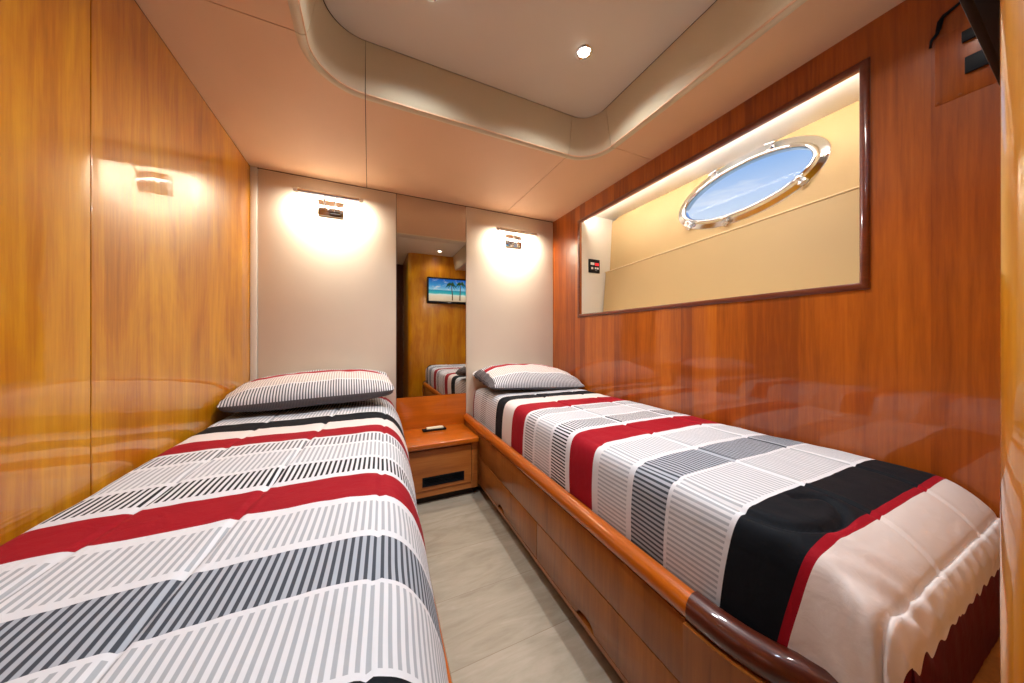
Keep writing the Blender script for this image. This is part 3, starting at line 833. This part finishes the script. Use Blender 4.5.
for (px, ph, lean) in ((1.105, .235, -.02), (1.215, .25, .015)):
    z0 = TVZ0+.05
    n = 10; ya = TVY-.0053
    vsl = []
    for i in range(n+1):
        f = i/n; xx = px+lean*f*f; w = .0085*(1-.45*f); vsl.append((bm.verts.new((xx-w, ya, z0+ph*f)), bm.verts.new((xx+w, ya, z0+ph*f))))
    for a_, b_ in zip(vsl, vsl[1:]): 
        f = bm.faces.new((a_[0], a_[1], b_[1], b_[0])); f.material_index = 2
    top = Vector((px+lean, ya+.0002, z0+ph))
    for q in range(9):
        ang = math.radians(-35+250*q/8); L = .085+.02*math.sin(q*2.1)
        pr = []
        for i in range(7):
            f = i/6; p = top+Vector((math.cos(ang)*L*f, 0, min(math.sin(ang)*L*f, .06)-.07*f*f*L/.09)); w = .012*math.sin(PI*min(1, f+.12))
            p.z = min(p.z, TVZ1-b-.014)
            pr.append((bm.verts.new(p+Vector((0, .00005*q, w))), bm.verts.new(p+Vector((0, .00005*q, -w)))))
        for a_, b_ in zip(pr, pr[1:]):
            f = bm.faces.new((a_[0], a_[1], b_[1], b_[0])); f.material_index = 1
obj('screen', bm, [M['beach'], M['palm_leaf'], M['palm_trunk']], tv, smooth=False)

# ------------------------------------------------------------------ small hatch, latches and cable on the right wall by the television
hp = thing('access_hatch', 'thin wooden access hatch with two black latches beside the television', 'hatch', (XR, .22, H+.655))
bm = BM(); add_box(bm, XR-.0016, XR, .150, .293, H+.655, H+.845, .001)
for py, pz in ((.288, H+.662), (.252, H+.662)): add_lathe(bm, (XR-.003, py, pz), (-1, 0, 0), [(.003, 0), (.003, .001), (0, .0015)], 10)
obj('hatch_panel', bm, M['wood_dim'], hp, org=wr.location)
for z0, z1, y1, y0 in ((H+.795, H+.825, .248, .19), (H+.708, H+.752, .243, .18)):
    bm = BM(); add_box(bm, XR-.010, XR-.003, y0, y1, z0, z1, .002); obj('latch', bm, M['black'], hp)
cb = BM()
add_tube(cb, [(XR-.004, .300, H+.828), (XR-.004, .298, H+.846), (XR-.004, .289, H+.857), (XR-.004, .286, H+.866), (XR-.004, .283, H+.888), (XR-.004, .277, H+.898), (XR-.004, .245, H+.912), (XR-.004, .19, H+.925)], [.003, .0032, .0042, .005, .006, .005, .003, .003], 10)
tag(obj('cable', cb, M['black']), 'black cable bent along the top of the wooden wall hatch', 'cable')

# ------------------------------------------------------------------ lights
def area(name, loc, rot, sx, sy, power, col):
    d = bpy.data.lights.new(name, 'AREA'); d.shape = 'RECTANGLE'; d.size = sx; d.size_y = sy; d.energy = power; d.color = col
    o = bpy.data.objects.new(name, d); COL.objects.link(o); o.location = loc; o.rotation_euler = rot; return o
def spot(name, loc, power, size, blend, col, rad=.02):
    d = bpy.data.lights.new(name, 'SPOT'); d.energy = power; d.spot_size = math.radians(size); d.spot_blend = blend; d.color = col; d.shadow_soft_size = rad
    o = bpy.data.objects.new(name, d); COL.objects.link(o); o.location = loc; return o
for x, y, z in LAMPS:
    area('lamp_glow', (x, y+.0075, z-.009), (math.radians(34), 0, 0), .30, .010, 10.5, (1, .90, .76))
for x, y, p, c in ((.818, 1.05, 66, (.96, .98, 1)), (.19, 1.085, 52, (.93, .97, 1)), (.885, .30, 12, (1, .97, .94)), (.19, .16, 19, (.60, .82, 1))):  # the last, blue beam belongs to the added doorway lamp
    spot('downlight_beam', (x, y, ZT-.012), p, 150, .9, c, .024)

# ------------------------------------------------------------------ sky
w = bpy.data.worlds.new('sky'); scene.world = w; w.use_nodes = True
nt = w.node_tree; nn = nt.nodes; ll = nt.links
bg = nn['Background']; tc = nn.new('ShaderNodeTexCoord'); sp = nn.new('ShaderNodeSeparateXYZ'); ll.new(tc.outputs['Generated'], sp.inputs[0])
rp = nn.new('ShaderNodeValToRGB'); cr_ = rp.color_ramp
while len(cr_.elements) < 5: cr_.elements.new(.5)
for e, (p, c) in zip(cr_.elements, [(0, rgb(150, 170, 190)), (.20, rgb(245, 248, 252)), (.30, rgb(228, 238, 250)), (.43, rgb(142, 186, 240)), (.8, rgb(70, 130, 215))]): e.position = p; e.color = c
ll.new(sp.outputs[2], rp.inputs[0])
mp = nn.new('ShaderNodeMapping'); mp.inputs['Scale'].default_value = (1.6, 1.6, 9); ll.new(tc.outputs['Generated'], mp.inputs[0])
nz = nn.new('ShaderNodeTexNoise'); nz.inputs['Scale'].default_value = 2.4; nz.inputs['Detail'].default_value = 6; ll.new(mp.outputs[0], nz.inputs[0])
r2 = nn.new('ShaderNodeValToRGB'); r2.color_ramp.elements[0].position = .56; r2.color_ramp.elements[1].position = .74; ll.new(nz.outputs['Fac'], r2.inputs[0])
mx = nn.new('ShaderNodeMix'); mx.data_type = 'RGBA'; ll.new(r2.outputs[0], mx.inputs[0]); ll.new(rp.outputs[0], mx.inputs[6]); mx.inputs[7].default_value = (1, 1, 1, 1)
ll.new(mx.outputs[2], bg.inputs[0]); bg.inputs[1].default_value = 1.0

# ------------------------------------------------------------------ camera
cd = bpy.data.cameras.new('camera'); cam = bpy.data.objects.new('camera', cd); COL.objects.link(cam)
cd.sensor_width = 36; cd.lens = 36*309/1024; cd.clip_start = .01; cd.shift_y = -3.5/1024
cam.location = (0, 0, H); cam.rotation_euler = (PI/2, 0, -math.radians(24.8)); scene.camera = cam
vs_ = scene.view_settings
vs_.view_transform = 'Standard'; vs_.look = 'None'; vs_.exposure = -.02; vs_.gamma = 1; vs_.use_curve_mapping = False
